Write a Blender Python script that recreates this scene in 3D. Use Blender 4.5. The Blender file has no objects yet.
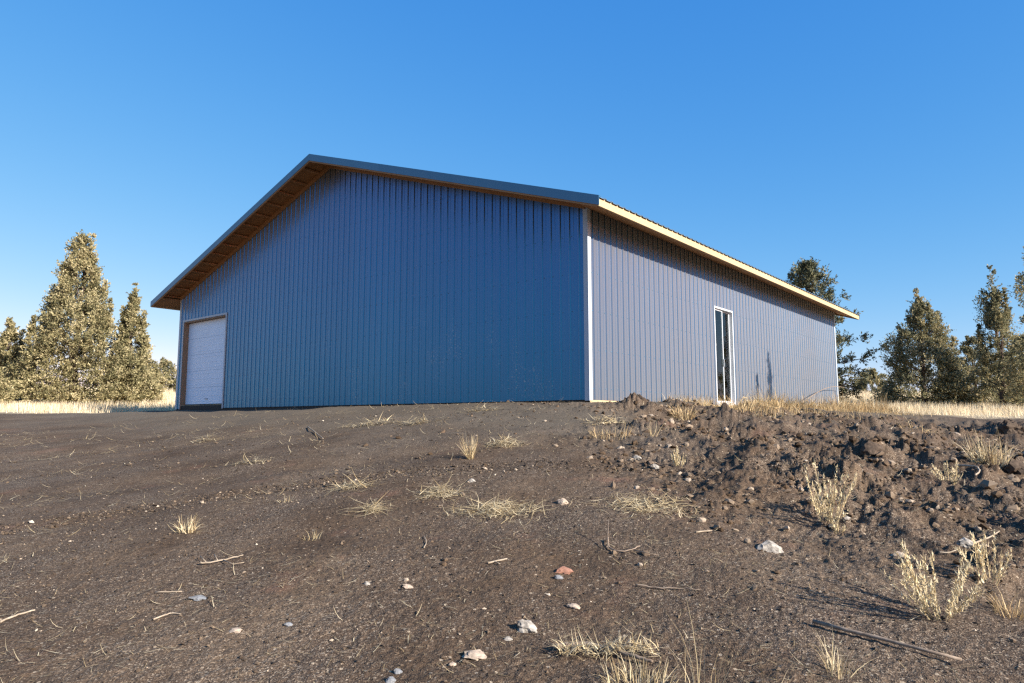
import bpy, math, random
import numpy as np

EYE = 1.5                      # camera height; every height below is given from the eye, plus EYE
C = bpy.context.scene.collection
rng = np.random.default_rng(7)
R = math.radians

# ------------------------------------------------------------------ camera
F_PX, PITCH = 701.5, 0.1124
cam_d = bpy.data.cameras.new('camera'); cam = bpy.data.objects.new('camera', cam_d); C.objects.link(cam)
cam.location = (0, 0, EYE)
cam.rotation_euler = (math.pi/2 + PITCH, 0, 0)
cam_d.sensor_width = 36; cam_d.lens = F_PX/1024*36
cam_d.clip_start = 0.05; cam_d.clip_end = 12000
bpy.context.scene.camera = cam

# ------------------------------------------------------------------ noise
_perm = np.random.default_rng(3).permutation(256); _perm = np.concatenate([_perm, _perm, _perm])
_grad = np.random.default_rng(4).uniform(0, 2*math.pi, 256); _gx, _gy = np.cos(_grad), np.sin(_grad)
def noise(x, y):
    xi = np.floor(x).astype(int); yi = np.floor(y).astype(int)
    xf = x-xi; yf = y-yi; xi &= 255; yi &= 255
    u = xf*xf*xf*(xf*(xf*6-15)+10); v = yf*yf*yf*(yf*(yf*6-15)+10)
    def g(ix, iy, fx, fy):
        h = _perm[_perm[ix]+iy]; return _gx[h]*fx+_gy[h]*fy
    a = g(xi, yi, xf, yf); b = g(xi+1, yi, xf-1, yf)
    c = g(xi, yi+1, xf, yf-1); d = g(xi+1, yi+1, xf-1, yf-1)
    return ((a+(b-a)*u)*(1-v)+(c+(d-c)*u)*v)*1.4
def fbm(x, y, s, o=4, gain=.5):
    r = 0*x; a = 1; f = 1/s
    for i in range(o):
        r = r+a*noise(x*f+17.3*i, y*f-9.1*i); a *= gain; f *= 2.03
    return r
def ridged(x, y, s, o=4):
    r = 0*x; a = 1; f = 1/s; w = 1
    for i in range(o):
        n = 1-np.abs(noise(x*f+31.7*i, y*f+5.3*i))*1.6; n = np.clip(n, 0, 1)**2*w
        r = r+a*n; w = np.clip(n*1.6, 0, 1); a *= .55; f *= 2.1
    return r
def cells(x, y, s, sharp=1.):
    """blocky clods: a dome over every cell of a jittered grid, each of its own height"""
    x = x/s; y = y/s; xi = np.floor(x).astype(int); yi = np.floor(y).astype(int)
    best = np.full(x.shape, 9.); sec = np.full(x.shape, 9.); hh = np.zeros(x.shape)
    for dx in (-1, 0, 1):
        for dy in (-1, 0, 1):
            cx, cy = xi+dx, yi+dy; h = _perm[_perm[cx & 255]+(cy & 255)]; h2 = _perm[h+91]; h3 = _perm[h+17]
            d = np.hypot(cx+.1+.8*h/255-x, cy+.1+.8*h2/255-y); m = d < best
            sec = np.where(m, best, np.minimum(sec, d)); best = np.where(m, d, best); hh = np.where(m, h3/255., hh)
    e = np.clip((sec-best)*2.3, 0, 1)**.7
    return (.25+.75*hh)*e*(1-.35*best)
def sstep(a, b, x):
    t = np.clip((x-a)/(b-a), 0, 1); return t*t*(3-2*t)

# ------------------------------------------------------------------ terrain
YAW = 0.6864; CX, CY = 1.478, 13.457
W, L, EAVE, RISE, OE, OR_, OF_ = 16.76, 17.27, 4.067, 3.0418, 0.72, 0.714, 0.80
Bx, By = math.sin(YAW), math.cos(YAW); Ax, Ay = -math.cos(YAW), math.sin(YAW)
def barn_ab(x, y):
    rx, ry = x-CX, y-CY
    return rx*Ax+ry*Ay, rx*Bx+ry*By
def barn_dist(x, y):
    a, b = barn_ab(x, y)
    da = np.maximum(np.maximum(-a, a-W), 0); db = np.maximum(np.maximum(-b, b-L), 0)
    return np.hypot(da, db)
def macro(x, y):
    d = barn_dist(x, y)
    a, b = barn_ab(x, y)
    r = np.hypot(x, y)
    nat = 0*x
    for o_, w_ in ((-3, .25), (-1, .25), (1, .25), (3, .25)):
        nat = nat+w_*np.interp(y+o_, [-60, 0, 23, 31, 38, 60, 75, 120], [-5.5, -1.6, .30, .46, .98, 2.75, 3.0, 3.0])
    nat = nat-.010*np.clip(x, 0, 60)
    nat = nat+.25*fbm(x, y, 22, 2)*sstep(20, 40, r)
    nat = nat-sstep(110, 900, r)*14
    pad = .345-.006*np.clip(a, 0, 20)*0-.145*np.maximum(d-.75, 0)**1.0
    pad = np.where(d < .75, .345, pad)-.045*sstep(5, 11, a)*sstep(3, .5, d)
    k = .12
    m = np.maximum(nat, pad)+k*np.exp(-np.abs(nat-pad)/k)*.5
    m = np.where(d < .3, np.minimum(m, .36), m)
    return m
def rough_mask(x, y):
    m = sstep(.2, 3.0, x+.10*(y-8)+1.1*fbm(x, y, 2.6, 2))*sstep(3.4, 5.8, y+.5*fbm(x+9, y, 1.7, 2))*sstep(25, 17, y)
    return m*sstep(.15, 1.3, barn_dist(x, y))
def terrain(x, y, fine=True):
    z = macro(x, y)
    d = barn_dist(x, y); nb = sstep(.05, .9, d)
    r = np.hypot(x, y)
    z = z+.035*fbm(x, y, 2.2, 3)*(.35+.65*nb)
    m = rough_mask(x, y)
    big = ridged(x+.15*noise(x*2, y*2), y, 1.15, 4)-.55
    pile = sstep(.0, 1., .5+fbm(x+40, y, 2.2, 2))
    wx, wy = x+.07*noise(x*5, y*5), y+.07*noise(x*5+9, y*5)
    pk = sstep(-.1, .75, fbm(x-11, y*1.3, 1.5, 3))
    cl = .055*cells(wx, wy, .36)*pk*1.5+.085*cells(wx+3, wy, .16)*(.15+.85*pk)+.060*cells(wx, wy+5, .075)*(.25+.75*pk)+.016*cells(wx+7, wy, .04)
    z = z+m*(.09*big*(.25+pile)+.13*(pile-.4)+cl-.065+.03*fbm(x, y, .2, 3))
    if fine:
        near = sstep(26, 16, r)
        z = z+near*(.008*fbm(x+3, y, .45, 3)+.0042*fbm(x, y, .085, 2)*sstep(14, 8, r)+.004*fbm(x+11, y, .036, 2)*sstep(8, 5, r))
        z = z+near*m*.022*np.clip(ridged(x+70, y, .17, 2)-.5, -.3, 1)*sstep(15, 9, r)
        # wheel ruts and a shallow graded track over the left of the slope
        z = z-.034*np.exp(-((y-8.5-.16*x)/.35)**2)*sstep(1., -1.5, x)-.04*np.exp(-((y-12.5-.12*x)/.45)**2)*sstep(0, -3, x)
    return z
def gz(x, y): return float(terrain(np.array([float(x)]), np.array([float(y)]))[0])+EYE
def gmask(x, y):
    return sstep(-.9, .9, (y-23.6+1.6*fbm(x+5, y, 5, 3)))*sstep(1.8, 3.2, barn_dist(x, y)+.8*fbm(x, y-7, 2.5, 2))
def at(px, py):
    """the point of the ground seen at a pixel of the photograph"""
    cp, sp = math.cos(PITCH), math.sin(PITCH)
    u, v = (px-512)/F_PX, -(py-341.5)/F_PX
    d = np.array([u, cp-v*sp, sp+v*cp])
    t = np.arange(1.2, 90, .01); X, Y, Z = d[0]*t, d[1]*t, d[2]*t
    hit = np.nonzero(Z < terrain(X, Y))[0]
    i = hit[0] if len(hit) else int(np.argmin(Z-terrain(X, Y)))
    return float(X[i]), float(Y[i]), gz(X[i], Y[i])

# ------------------------------------------------------------------ materials
def mat(name):
    m = bpy.data.materials.new(name); m.use_nodes = True
    nt = m.node_tree; b = nt.nodes['Principled BSDF']
    return m, nt, b
def N(nt, t, **kw):
    n = nt.nodes.new(t)
    for k, v in kw.items():
        if k in n.inputs: n.inputs[k].default_value = v
        else: setattr(n, k, v)
    return n
def ramp(nt, stops, src=None):
    n = nt.nodes.new('ShaderNodeValToRGB'); cr = n.color_ramp
    while len(cr.elements) < len(stops): cr.elements.new(.5)
    for e, (p, c) in zip(cr.elements, stops):
        e.position = p; e.color = (*c, 1) if len(c) == 3 else c
    if src: nt.links.new(src, n.inputs['Fac'])
    return n
def mix(nt, fac, a, b, mode='MIX'):
    n = nt.nodes.new('ShaderNodeMix'); n.data_type = 'RGBA'; n.blend_type = mode
    for s, v in ((n.inputs[0], fac), (n.inputs[6], a), (n.inputs[7], b)):
        if hasattr(v, 'is_output'): nt.links.new(v, s)
        else: s.default_value = v if isinstance(v, (int, float)) else (*v, 1)
    return n.outputs[2]
def objco(nt): return nt.nodes.new('ShaderNodeTexCoord').outputs['Object']
def noi(nt, co, scale, detail=4, rough=.55, **kw):
    n = N(nt, 'ShaderNodeTexNoise', Scale=scale, Detail=detail, Roughness=rough, **kw)
    if co: nt.links.new(co, n.inputs['Vector'])
    return n.outputs['Fac']
def mapping(nt, co, scale):
    n = nt.nodes.new('ShaderNodeMapping'); n.inputs['Scale'].default_value = scale
    nt.links.new(co, n.inputs['Vector']); return n.outputs['Vector']
def bump(nt, h, dist, strength=1, nrm=None):
    n = N(nt, 'ShaderNodeBump', Strength=strength, Distance=dist); nt.links.new(h, n.inputs['Height'])
    if nrm: nt.links.new(nrm, n.inputs['Normal'])
    return n.outputs['Normal']
def attr(nt, name):
    n = nt.nodes.new('ShaderNodeAttribute'); n.attribute_name = name; return n.outputs['Fac']

def m_ground():
    m, nt, b = mat('dirt'); co = objco(nt); lk = nt.links.new
    big = noi(nt, co, .75, 8, .68)
    base = ramp(nt, [(.30, (.046, .029, .017)), (.5, (.086, .056, .034)), (.70, (.160, .112, .070))], big).outputs[0]
    fine = noi(nt, co, 46, 3, .7)
    fc = ramp(nt, [(.30, (.30, .27, .26)), (.5, (.85, .82, .8)), (.7, (1.5, 1.45, 1.38))], fine).outputs[0]
    col = mix(nt, .85, base, fc, 'MULTIPLY')
    red = ramp(nt, [(.60, (0, 0, 0)), (.74, (1, 1, 1))], noi(nt, co, 1.3, 4, .6)).outputs[0]
    rf = N(nt, 'ShaderNodeMath', operation='MULTIPLY'); lk(red, rf.inputs[0]); rf.inputs[1].default_value = .5
    col = mix(nt, rf.outputs[0], col, (.20, .095, .06))
    # cinder grains, each with its own shade
    vo = N(nt, 'ShaderNodeTexVoronoi', Scale=150.0); lk(co, vo.inputs['Vector'])
    sep = nt.nodes.new('ShaderNodeSeparateColor'); lk(vo.outputs['Color'], sep.inputs[0])
    gc = ramp(nt, [(0, (.026, .021, .017)), (.42, (.072, .052, .038)), (.74, (.13, .094, .066)), (.90, (.27, .205, .145)), (1, (.46, .38, .28))], sep.outputs[0]).outputs[0]
    gm = ramp(nt, [(.36, (.08, .08, .08)), (.64, (.62, .62, .62))], noi(nt, co, .9, 4, .6)).outputs[0]
    col = mix(nt, gm, col, gc)
    vo2 = N(nt, 'ShaderNodeTexVoronoi', Scale=34.0); lk(co, vo2.inputs['Vector'])
    sep2 = nt.nodes.new('ShaderNodeSeparateColor'); lk(vo2.outputs['Color'], sep2.inputs[0])
    s2 = ramp(nt, [(.88, (0, 0, 0)), (.91, (1, 1, 1))], sep2.outputs[1]).outputs[0]
    s2b = ramp(nt, [(.22, (1, 1, 1)), (.32, (0, 0, 0))], vo2.outputs['Distance']).outputs[0]
    s2f = mix(nt, 1.0, s2, s2b, 'MULTIPLY')
    col = mix(nt, s2f, col, (.30, .235, .165))
    # the graded, greyer cinder apron round the barn
    ap = attr(nt, 'apron')
    col = mix(nt, ap, col, mix(nt, .55, col, (.135, .115, .086)))
    straw = mix(nt, noi(nt, co, 3.0, 5, .7), (.46, .36, .22), (.70, .58, .39))
    col = mix(nt, attr(nt, 'grass'), col, straw)
    lk(col, b.inputs['Base Color'])
    b.inputs['Roughness'].default_value = .95; b.inputs['Specular IOR Level'].default_value = .15
    n1 = bump(nt, vo.outputs['Distance'], .004, .7)
    n2 = bump(nt, fine, .007, .8, n1)
    n3 = bump(nt, noi(nt, co, 13, 4, .7), .011, .55, n2)
    lk(n3, b.inputs['Normal'])
    return m
def m_attrcol(name, stops, rough=.8, spec=.25, transl=0):
    m, nt, b = mat(name)
    c = ramp(nt, stops, attr(nt, 'shade')).outputs[0]
    nt.links.new(c, b.inputs['Base Color']); b.inputs['Roughness'].default_value = rough
    b.inputs['Specular IOR Level'].default_value = spec
    if transl:
        t = nt.nodes.new('ShaderNodeBsdfTranslucent'); nt.links.new(c, t.inputs[0])
        mx = nt.nodes.new('ShaderNodeMixShader'); mx.inputs[0].default_value = transl
        nt.links.new(b.outputs[0], mx.inputs[1]); nt.links.new(t.outputs[0], mx.inputs[2])
        nt.links.new(mx.outputs[0], nt.nodes['Material Output'].inputs['Surface'])
    return m
def m_paint(name, col, rough=.45, spec=.6, dirt=.25, wave=.004, sheen=0, metal=0):
    m, nt, b = mat(name); co = objco(nt); lk = nt.links.new
    st = noi(nt, mapping(nt, co, (1.2, 1.2, .18)), 2.2, 5, .6)
    dusty = tuple(min(1, c*.7+.15) for c in col)
    f = ramp(nt, [(.42, (0, 0, 0)), (.75, (dirt,)*3)], st).outputs[0]
    c = mix(nt, f, col, dusty)
    # each sheet of siding has weathered a little differently
    sh = nt.nodes.new('ShaderNodeVectorMath'); sh.operation = 'SNAP'; lk(co, sh.inputs[0]); sh.inputs[1].default_value = (.9144, .9144, 50)
    wn = nt.nodes.new('ShaderNodeTexWhiteNoise'); lk(sh.outputs[0], wn.inputs['Vector'])
    c = mix(nt, 1.0, c, ramp(nt, [(0, (.92, .93, .94)), (1, (1.05, 1.04, 1.03))], wn.outputs['Value']).outputs[0], 'MULTIPLY')
    # splashes of dried mud near the bottom of the sheets
    sx = nt.nodes.new('ShaderNodeSeparateXYZ'); lk(co, sx.inputs[0])
    mr = N(nt, 'ShaderNodeMapRange'); lk(sx.outputs['Z'], mr.inputs[0])
    mr.inputs[1].default_value = 1.9; mr.inputs[2].default_value = 3.1; mr.inputs[3].default_value = 1; mr.inputs[4].default_value = 0
    sp = ramp(nt, [(.58, (0, 0, 0)), (.64, (1, 1, 1))], noi(nt, co, 26, 3, .6)).outputs[0]
    sp2 = ramp(nt, [(.52, (0, 0, 0)), (.66, (1, 1, 1))], noi(nt, co, .9, 3, .6)).outputs[0]
    q = mix(nt, 1.0, mix(nt, 1.0, sp, sp2, 'MULTIPLY'), mr.outputs[0], 'MULTIPLY')
    hf = N(nt, 'ShaderNodeMath', operation='MULTIPLY'); lk(q, hf.inputs[0]); hf.inputs[1].default_value = .3
    c = mix(nt, hf.outputs[0], c, (.40, .39, .38))
    lk(c, b.inputs['Base Color'])
    b.inputs['Roughness'].default_value = rough; b.inputs['Specular IOR Level'].default_value = spec
    b.inputs['Metallic'].default_value = metal
    if sheen:
        b.inputs['Sheen Weight'].default_value = sheen; b.inputs['Sheen Roughness'].default_value = .62; b.inputs['Sheen Tint'].default_value = (1, .80, .62, 1)
    lk(bump(nt, noi(nt, mapping(nt, co, (2.4, 2.4, .6)), 1.3, 2), wave*10, .05), b.inputs['Normal'])
    return m
def m_wood(name, a, c, scale=(1, 14, 14), rough=.75):
    m, nt, b = mat(name); co = objco(nt); lk = nt.links.new
    g = noi(nt, mapping(nt, co, scale), 3.0, 6, .65)
    k = noi(nt, co, 1.1, 3)
    col = mix(nt, ramp(nt, [(.32, (0, 0, 0)), (.68, (1, 1, 1))], g).outputs[0], a, c)
    col = mix(nt, k, col, tuple(x*.75 for x in a), 'MIX') if False else mix(nt, .35, col, ramp(nt, [(.3, (.55, .55, .55)), (.7, (1, 1, 1))], k).outputs[0], 'MULTIPLY')
    lk(col, b.inputs['Base Color']); b.inputs['Roughness'].default_value = rough; b.inputs['Specular IOR Level'].default_value = .3
    lk(bump(nt, g, .003, .6), b.inputs['Normal'])
    return m
def m_plain(name, col, rough=.6, spec=.4, var=.12, scale=9, bd=.003):
    m, nt, b = mat(name); co = objco(nt)
    n = noi(nt, co, scale, 5, .65)
    c = mix(nt, ramp(nt, [(.3, (0, 0, 0)), (.7, (1, 1, 1))], n).outputs[0], tuple(max(0, x*(1-var*2)) for x in col), tuple(min(1, x*(1+var)) for x in col))
    nt.links.new(c, b.inputs['Base Color']); b.inputs['Roughness'].default_value = rough; b.inputs['Specular IOR Level'].default_value = spec
    nt.links.new(bump(nt, n, bd, .6), b.inputs['Normal'])
    return m
def m_glass():
    m, nt, b = mat('window_glass')
    nt.nodes.remove(b)
    tr = N(nt, 'ShaderNodeBsdfTransparent'); tr.inputs[0].default_value = (.62, .68, .68, 1)
    gl = N(nt, 'ShaderNodeBsdfGlossy', Roughness=.02)
    fr = N(nt, 'ShaderNodeFresnel', IOR=1.5)
    mx = nt.nodes.new('ShaderNodeMixShader')
    nt.links.new(fr.outputs[0], mx.inputs[0]); nt.links.new(tr.outputs[0], mx.inputs[1]); nt.links.new(gl.outputs[0], mx.inputs[2])
    nt.links.new(mx.outputs[0], nt.nodes['Material Output'].inputs['Surface'])
    # a slight wave in the pane
    nn = noi(nt, objco(nt), 2.5, 2); nt.links.new(bump(nt, nn, .01, .2), gl.inputs['Normal'])
    return m

M = dict(
    skirt_shaded=m_wood('shade_darkened_board', (.030, .024, .020), (.06, .048, .04), (14, 14, 14)),  # gable skirt boards: the shade at the wall foot is put into this colour
    ground=m_ground(),
    siding=m_paint('blue_siding_paint', (.000, .120, .262), .31, 1.0, .04, .006, .86, .97),
    trim=m_paint('pale_trim_paint', (.40, .44, .48), .45, .5, .15, .002),
    rake=m_paint('slate_trim_paint', (.055, .17, .27), .42, .6, .15, .002),
    roof=m_paint('dark_roof_paint', (.10, .15, .20), .45, .5, .2),
    white=m_plain('white_door_paint', (.72, .80, .90), .42, .4, .03, 5, .001),
    vinyl=m_plain('white_vinyl', (.55, .56, .58), .4, .5, .03, 6, .001),
    fascia=m_wood('fresh_fascia_wood', (.42, .30, .16), (.54, .41, .24), (14, 14, 14)),
    deck=m_wood('sheathing_wood', (.22, .10, .035), (.40, .20, .075), (5, 5, 5)),
    purlin=m_wood('purlin_wood', (.28, .135, .055), (.44, .235, .10), (1, 16, 16)),
    jamb=m_wood('jamb_wood', (.24, .15, .09), (.36, .24, .15), (14, 14, 1)),
    skirt=m_wood('skirt_wood', (.42, .30, .16), (.62, .46, .26), (1.2, 1.2, 14)),
    concrete=m_plain('slab_concrete', (.20, .19, .18), .9, .2, .2, 3),
    glass=m_glass(),
    steel=m_plain('door_steel', (.35, .36, .37), .35, .5, .1),
    gravel=m_attrcol('cinder_gravel', [(0, (.022, .018, .016)), (.5, (.075, .052, .034)), (.80, (.16, .115, .076)), (.90, (.36, .28, .20)), (1, (.62, .52, .39))], .9, .2),
    clod=m_attrcol('dirt_clod', [(0, (.050, .032, .019)), (.6, (.115, .078, .050)), (.9, (.22, .165, .115)), (1, (.34, .27, .20))], .95, .1),
    straw=m_attrcol('dry_straw', [(0, (.26, .18, .085)), (.5, (.50, .385, .21)), (1, (.74, .62, .40))], .75, .3, .25),
    gold=m_attrcol('golden_straw', [(0, (.24, .15, .07)), (.5, (.46, .32, .155)), (1, (.68, .52, .29))], .75, .3, .25),
    brush=m_attrcol('rabbitbrush_stem', [(0, (.32, .235, .12)), (.5, (.58, .46, .26)), (1, (.82, .70, .46))], .75, .3, .25),
    field=m_attrcol('field_grass', [(0, (.44, .33, .19)), (.5, (.70, .57, .37)), (1, (.86, .75, .54))], .75, .3, .25),
    juni=m_attrcol('juniper_scale_leaf', [(0, (.065, .062, .028)), (.35, (.21, .185, .088)), (.7, (.43, .355, .185)), (1, (.60, .50, .30))], .75, .2, .25),
    junid=m_attrcol('dark_juniper_leaf', [(0, (.065, .070, .044)), (.4, (.215, .205, .112)), (.78, (.42, .345, .18)), (1, (.60, .48, .28))], .75, .2, .35),
    pine=m_attrcol('pine_needle', [(0, (.035, .046, .026)), (.5, (.11, .11, .056)), (1, (.28, .24, .13))], .7, .25, .1),
    bark=m_wood('juniper_bark', (.075, .052, .040), (.17, .125, .10), (9, 9, 1.5), .95),
    deadwood=m_wood('dead_wood', (.15, .105, .072), (.32, .245, .18), (3, 14, 14), .9),
    palewood=m_wood('bleached_wood', (.22, .165, .11), (.42, .34, .25), (3, 14, 14), .9),
    rock_white=m_plain('pale_rock', (.34, .30, .25), .9, .2, .4, 30, .006),
    rock_grey=m_plain('grey_rock', (.20, .20, .20), .85, .2, .25, 35, .004),
    rock_red=m_plain('red_rock', (.30, .15, .10), .9, .2, .25, 35, .004),
    rock_tan=m_plain('tan_rock', (.40, .31, .23), .9, .2, .25, 35, .004),
    rock_dark=m_plain('dark_rock', (.085, .060, .042), .92, .2, .3, 30, .006),
)

# ------------------------------------------------------------------ mesh helpers
def mesh_np(name, V, faces, m, parent=None, shade=None, attrs=None, smooth=False):
    """V (n,3); faces: an (m,k) int array or a list of such arrays"""
    V = np.asarray(V, np.float32).reshape(-1, 3)
    fl = faces if isinstance(faces, list) else [faces]
    fl = [np.asarray(f, np.int32) for f in fl if len(f)]
    me = bpy.data.meshes.new(name); me.vertices.add(len(V)); me.vertices.foreach_set('co', V.ravel())
    idx = np.concatenate([f.ravel() for f in fl]); tot = np.concatenate([np.full(len(f), f.shape[1], np.int32) for f in fl])
    st = np.concatenate([[0], np.cumsum(tot)[:-1]]).astype(np.int32)
    me.loops.add(len(idx)); me.loops.foreach_set('vertex_index', idx)
    me.polygons.add(len(tot)); me.polygons.foreach_set('loop_start', st); me.polygons.foreach_set('loop_total', tot)
    me.polygons.foreach_set('use_smooth', np.full(len(tot), bool(smooth)))
    for k, v in {**({'shade': shade} if shade is not None else {}), **(attrs or {})}.items():
        a = me.attributes.new(k, 'FLOAT', 'POINT'); a.data.foreach_set('value', np.asarray(v, np.float32).ravel())
    me.update(calc_edges=True); me.validate()
    me.materials.append(M[m] if isinstance(m, str) else m)
    o = bpy.data.objects.new(name, me); C.objects.link(o)
    if parent: o.parent = parent
    return o
class MB:
    def __init__(s): s.v = []; s.f = []
    def quad(s, *p): n = len(s.v); s.v += p; s.f.append(tuple(range(n, n+len(p))))
    def box(s, lo, hi):
        (a, b, c), (d, e, f) = lo, hi; n = len(s.v)
        s.v += [(a, b, c), (d, b, c), (d, e, c), (a, e, c), (a, b, f), (d, b, f), (d, e, f), (a, e, f)]
        s.f += [tuple(n+i for i in q) for q in ((0, 3, 2, 1), (4, 5, 6, 7), (0, 1, 5, 4), (1, 2, 6, 5), (2, 3, 7, 6), (3, 0, 4, 7))]
    def hexa(s, p):   # eight corners: bottom ring, top ring
        n = len(s.v); s.v += p
        s.f += [tuple(n+i for i in q) for q in ((0, 3, 2, 1), (4, 5, 6, 7), (0, 1, 5, 4), (1, 2, 6, 5), (2, 3, 7, 6), (3, 0, 4, 7))]
    def tube(s, pts, rad, k=7):
        P = [np.array(p, float) for p in pts]; n0 = len(s.v)
        for i, p in enumerate(P):
            t = P[min(i+1, len(P)-1)]-P[max(i-1, 0)]; t /= np.linalg.norm(t)+1e-9
            a = np.cross(t, (0, 0, 1) if abs(t[2]) < .9 else (1, 0, 0)); a /= np.linalg.norm(a); b = np.cross(t, a)
            r = rad[i] if hasattr(rad, '__len__') else rad
            for j in range(k):
                q = p+r*(math.cos(2*math.pi*j/k)*a+math.sin(2*math.pi*j/k)*b); s.v.append(tuple(q))
        for i in range(len(P)-1):
            for j in range(k):
                j2 = (j+1) % k
                s.f.append((n0+i*k+j, n0+i*k+j2, n0+(i+1)*k+j2, n0+(i+1)*k+j))
        s.f.append(tuple(n0+j for j in reversed(range(k)))); e = n0+(len(P)-1)*k; s.f.append(tuple(e+j for j in range(k)))
    def build(s, name, m, parent=None, bevel=0, smooth=False):
        me = bpy.data.meshes.new(name); me.from_pydata([tuple(map(float, v)) for v in s.v], [], s.f); me.update()
        if smooth: me.polygons.foreach_set('use_smooth', np.ones(len(me.polygons), bool))
        me.materials.append(M[m]); o = bpy.data.objects.new(name, me); C.objects.link(o)
        if parent: o.parent = parent
        if bevel:
            bv = o.modifiers.new('bevel', 'BEVEL'); bv.width = bevel; bv.segments = 2; bv.limit_method = 'ANGLE'
        return o
def tag(o, label=None, cat=None, group=None, kind=None):
    if label: o['label'] = label
    if cat: o['category'] = cat
    if group: o['group'] = group
    if kind: o['kind'] = kind
    return o
def empty(name, loc, rz=0):
    o = bpy.data.objects.new(name, None); C.objects.link(o); o.location = loc; o.rotation_euler = (0, 0, rz)
    o.empty_display_size = .2
    return o

# ------------------------------------------------------------------ ground sheet
rs = [0.25]
while rs[-1] < 6500:
    r = rs[-1]
    if r < 1.3: dr = .12
    elif r < 60: dr = max(.010, min(.00095*r*r, .014*r))
    else: dr = .06*r
    rs.append(r+dr)
rs = np.array(rs)
th = np.concatenate([np.linspace(-46, 46, 1080), np.linspace(46, 314, 110)[1:-1]])
th = np.radians(th)
RR, TT = np.meshgrid(rs, th, indexing='ij')
X, Y = RR*np.sin(TT), RR*np.cos(TT)
Zg = terrain(X, Y)
nr, nth = X.shape
V = np.stack([X, Y, Zg+EYE], -1).reshape(-1, 3)
V = np.concatenate([V, [[0, 0, gz(0, 0)]]])
i = np.arange(nr-1)[:, None]; j = np.arange(nth)[None, :]; j2 = (j+1) % nth
Q = np.stack([i*nth+j, i*nth+j2, (i+1)*nth+j2, (i+1)*nth+j], -1).reshape(-1, 4)[:, ::-1]
jj = np.arange(nth); T = np.stack([np.full(nth, nr*nth), (jj+1) % nth, jj], -1)[:, ::-1]
Q = Q[:, ::-1]; Q = Q[:, [0, 3, 2, 1]]
g_at = np.append(gmask(X, Y).ravel(), 0)
ap = sstep(6.5, 2.0, barn_dist(X, Y)+1.2*fbm(X, Y, 2.4, 3))*(1-rough_mask(X, Y))
a_at = np.append(ap.ravel(), 0)
ground = mesh_np('ground', V, [Q, T], 'ground', attrs={'grass': g_at, 'apron': a_at}, smooth=True)
tag(ground, 'bare dark dirt slope rising to the barn and straw field behind', 'ground', kind='structure')

# ------------------------------------------------------------------ barn  (local x runs along the side wall, local y along the gable)
barn = empty('pole_barn', (CX, CY, EYE), math.pi/2-YAW)
tag(barn, 'large blue metal-sided pole barn with gable front, white roller door and wooden eaves', 'barn')
SLOPE = RISE/(W/2+OE)
def ztop(y): return EAVE+SLOPE*(min(y, W-y)+OE)
ZB = .40
def siding(name, axis, off, s1, topf, opens, flip):
    per, prof = .2286, ((0., 0.), (.088, 0.), (.092, .004), (.098, .004), (.102, 0.), (.172, 0.), (.188, .019), (.2126, .019), (.2286, 0.))
    ss = []
    k = 0
    while k*per < s1:
        ss += [(k*per+p, h) for p, h in prof[:-1]]; k += 1
    ss = [q for q in ss if q[0] < s1-.001]+[(s1, 0.)]
    def hgt(s):
        for (a, ha), (b, hb) in zip(ss, ss[1:]):
            if a <= s <= b: return ha+(hb-ha)*(s-a)/max(b-a, 1e-9)
        return 0
    extra = [e for o in opens for e in o[:2]]+([W/2] if name == 'gable_wall' else [])
    ss = sorted(ss+[(e, hgt(e)) for e in extra])
    mb = MB()
    def P(s, h, z):
        return (-(h) if not flip else off+h, s, z) if axis == 'y' else (s, -h if not flip else off+h, z)
    for (a, ha), (b, hb) in zip(ss, ss[1:]):
        if b-a < 1e-6: continue
        mid = (a+b)/2; iv = [(ZB, None)]
        op = [o for o in opens if o[0] < mid < o[1]]
        cuts = [(ZB, op[0][2]), (op[0][3], None)] if op else [(ZB, None)]
        for z0, z1 in cuts:
            ta, tb = (topf(a), topf(b)) if z1 is None else (z1, z1)
            mb.quad(P(a, ha, z0), P(b, hb, z0), P(b, hb, tb), P(a, ha, ta))
    return mb.build(name, 'siding', barn)
D0, D1, DZ0, DZ1 = 13.68, 16.46, .40, 3.35
W0, W1, WZ0, WZ1 = 5.95, 7.12, .464, 2.94
gt = lambda y: ztop(y)-.05
siding('gable_wall', 'y', 0, W, gt, [(D0, D1, DZ0, DZ1)], False)
siding('gable_wall', 'y', L, W, gt, [], True)
siding('side_wall', 'x', 0, L, lambda x: ztop(0)-.05, [(W0, W1, WZ0, WZ1)], False)
siding('side_wall', 'x', W, L, lambda x: ztop(0)-.05, [], True)
# skirt boards and slab
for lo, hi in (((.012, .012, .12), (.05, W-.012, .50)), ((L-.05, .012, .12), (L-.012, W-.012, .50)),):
    mb = MB(); mb.box(lo, hi); mb.build('skirt_board', 'skirt_shaded', barn, .003)
mb = MB(); mb.box((-.004, -.030, .14), (L, -.002, .395)); mb.build('skirt_board', 'skirt', barn, .003)
mb = MB(); mb.box((.05, W-.05, .12), (L-.05, W-.012, .50)); mb.build('skirt_board', 'jamb', barn, .003)
mb = MB(); mb.box((.055, .055, .10), (L-.055, W-.055, .42)); mb.build('floor_slab', 'concrete', barn)
# interior posts seen through the glass door
for q in (2.4, 4.8, 9.6, 12.0, 14.4):
    mb = MB(); mb.box((q, .06, .42), (q+.14, .20, ztop(0)-.2)); mb.build('post', 'jamb', barn, .004)
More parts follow.
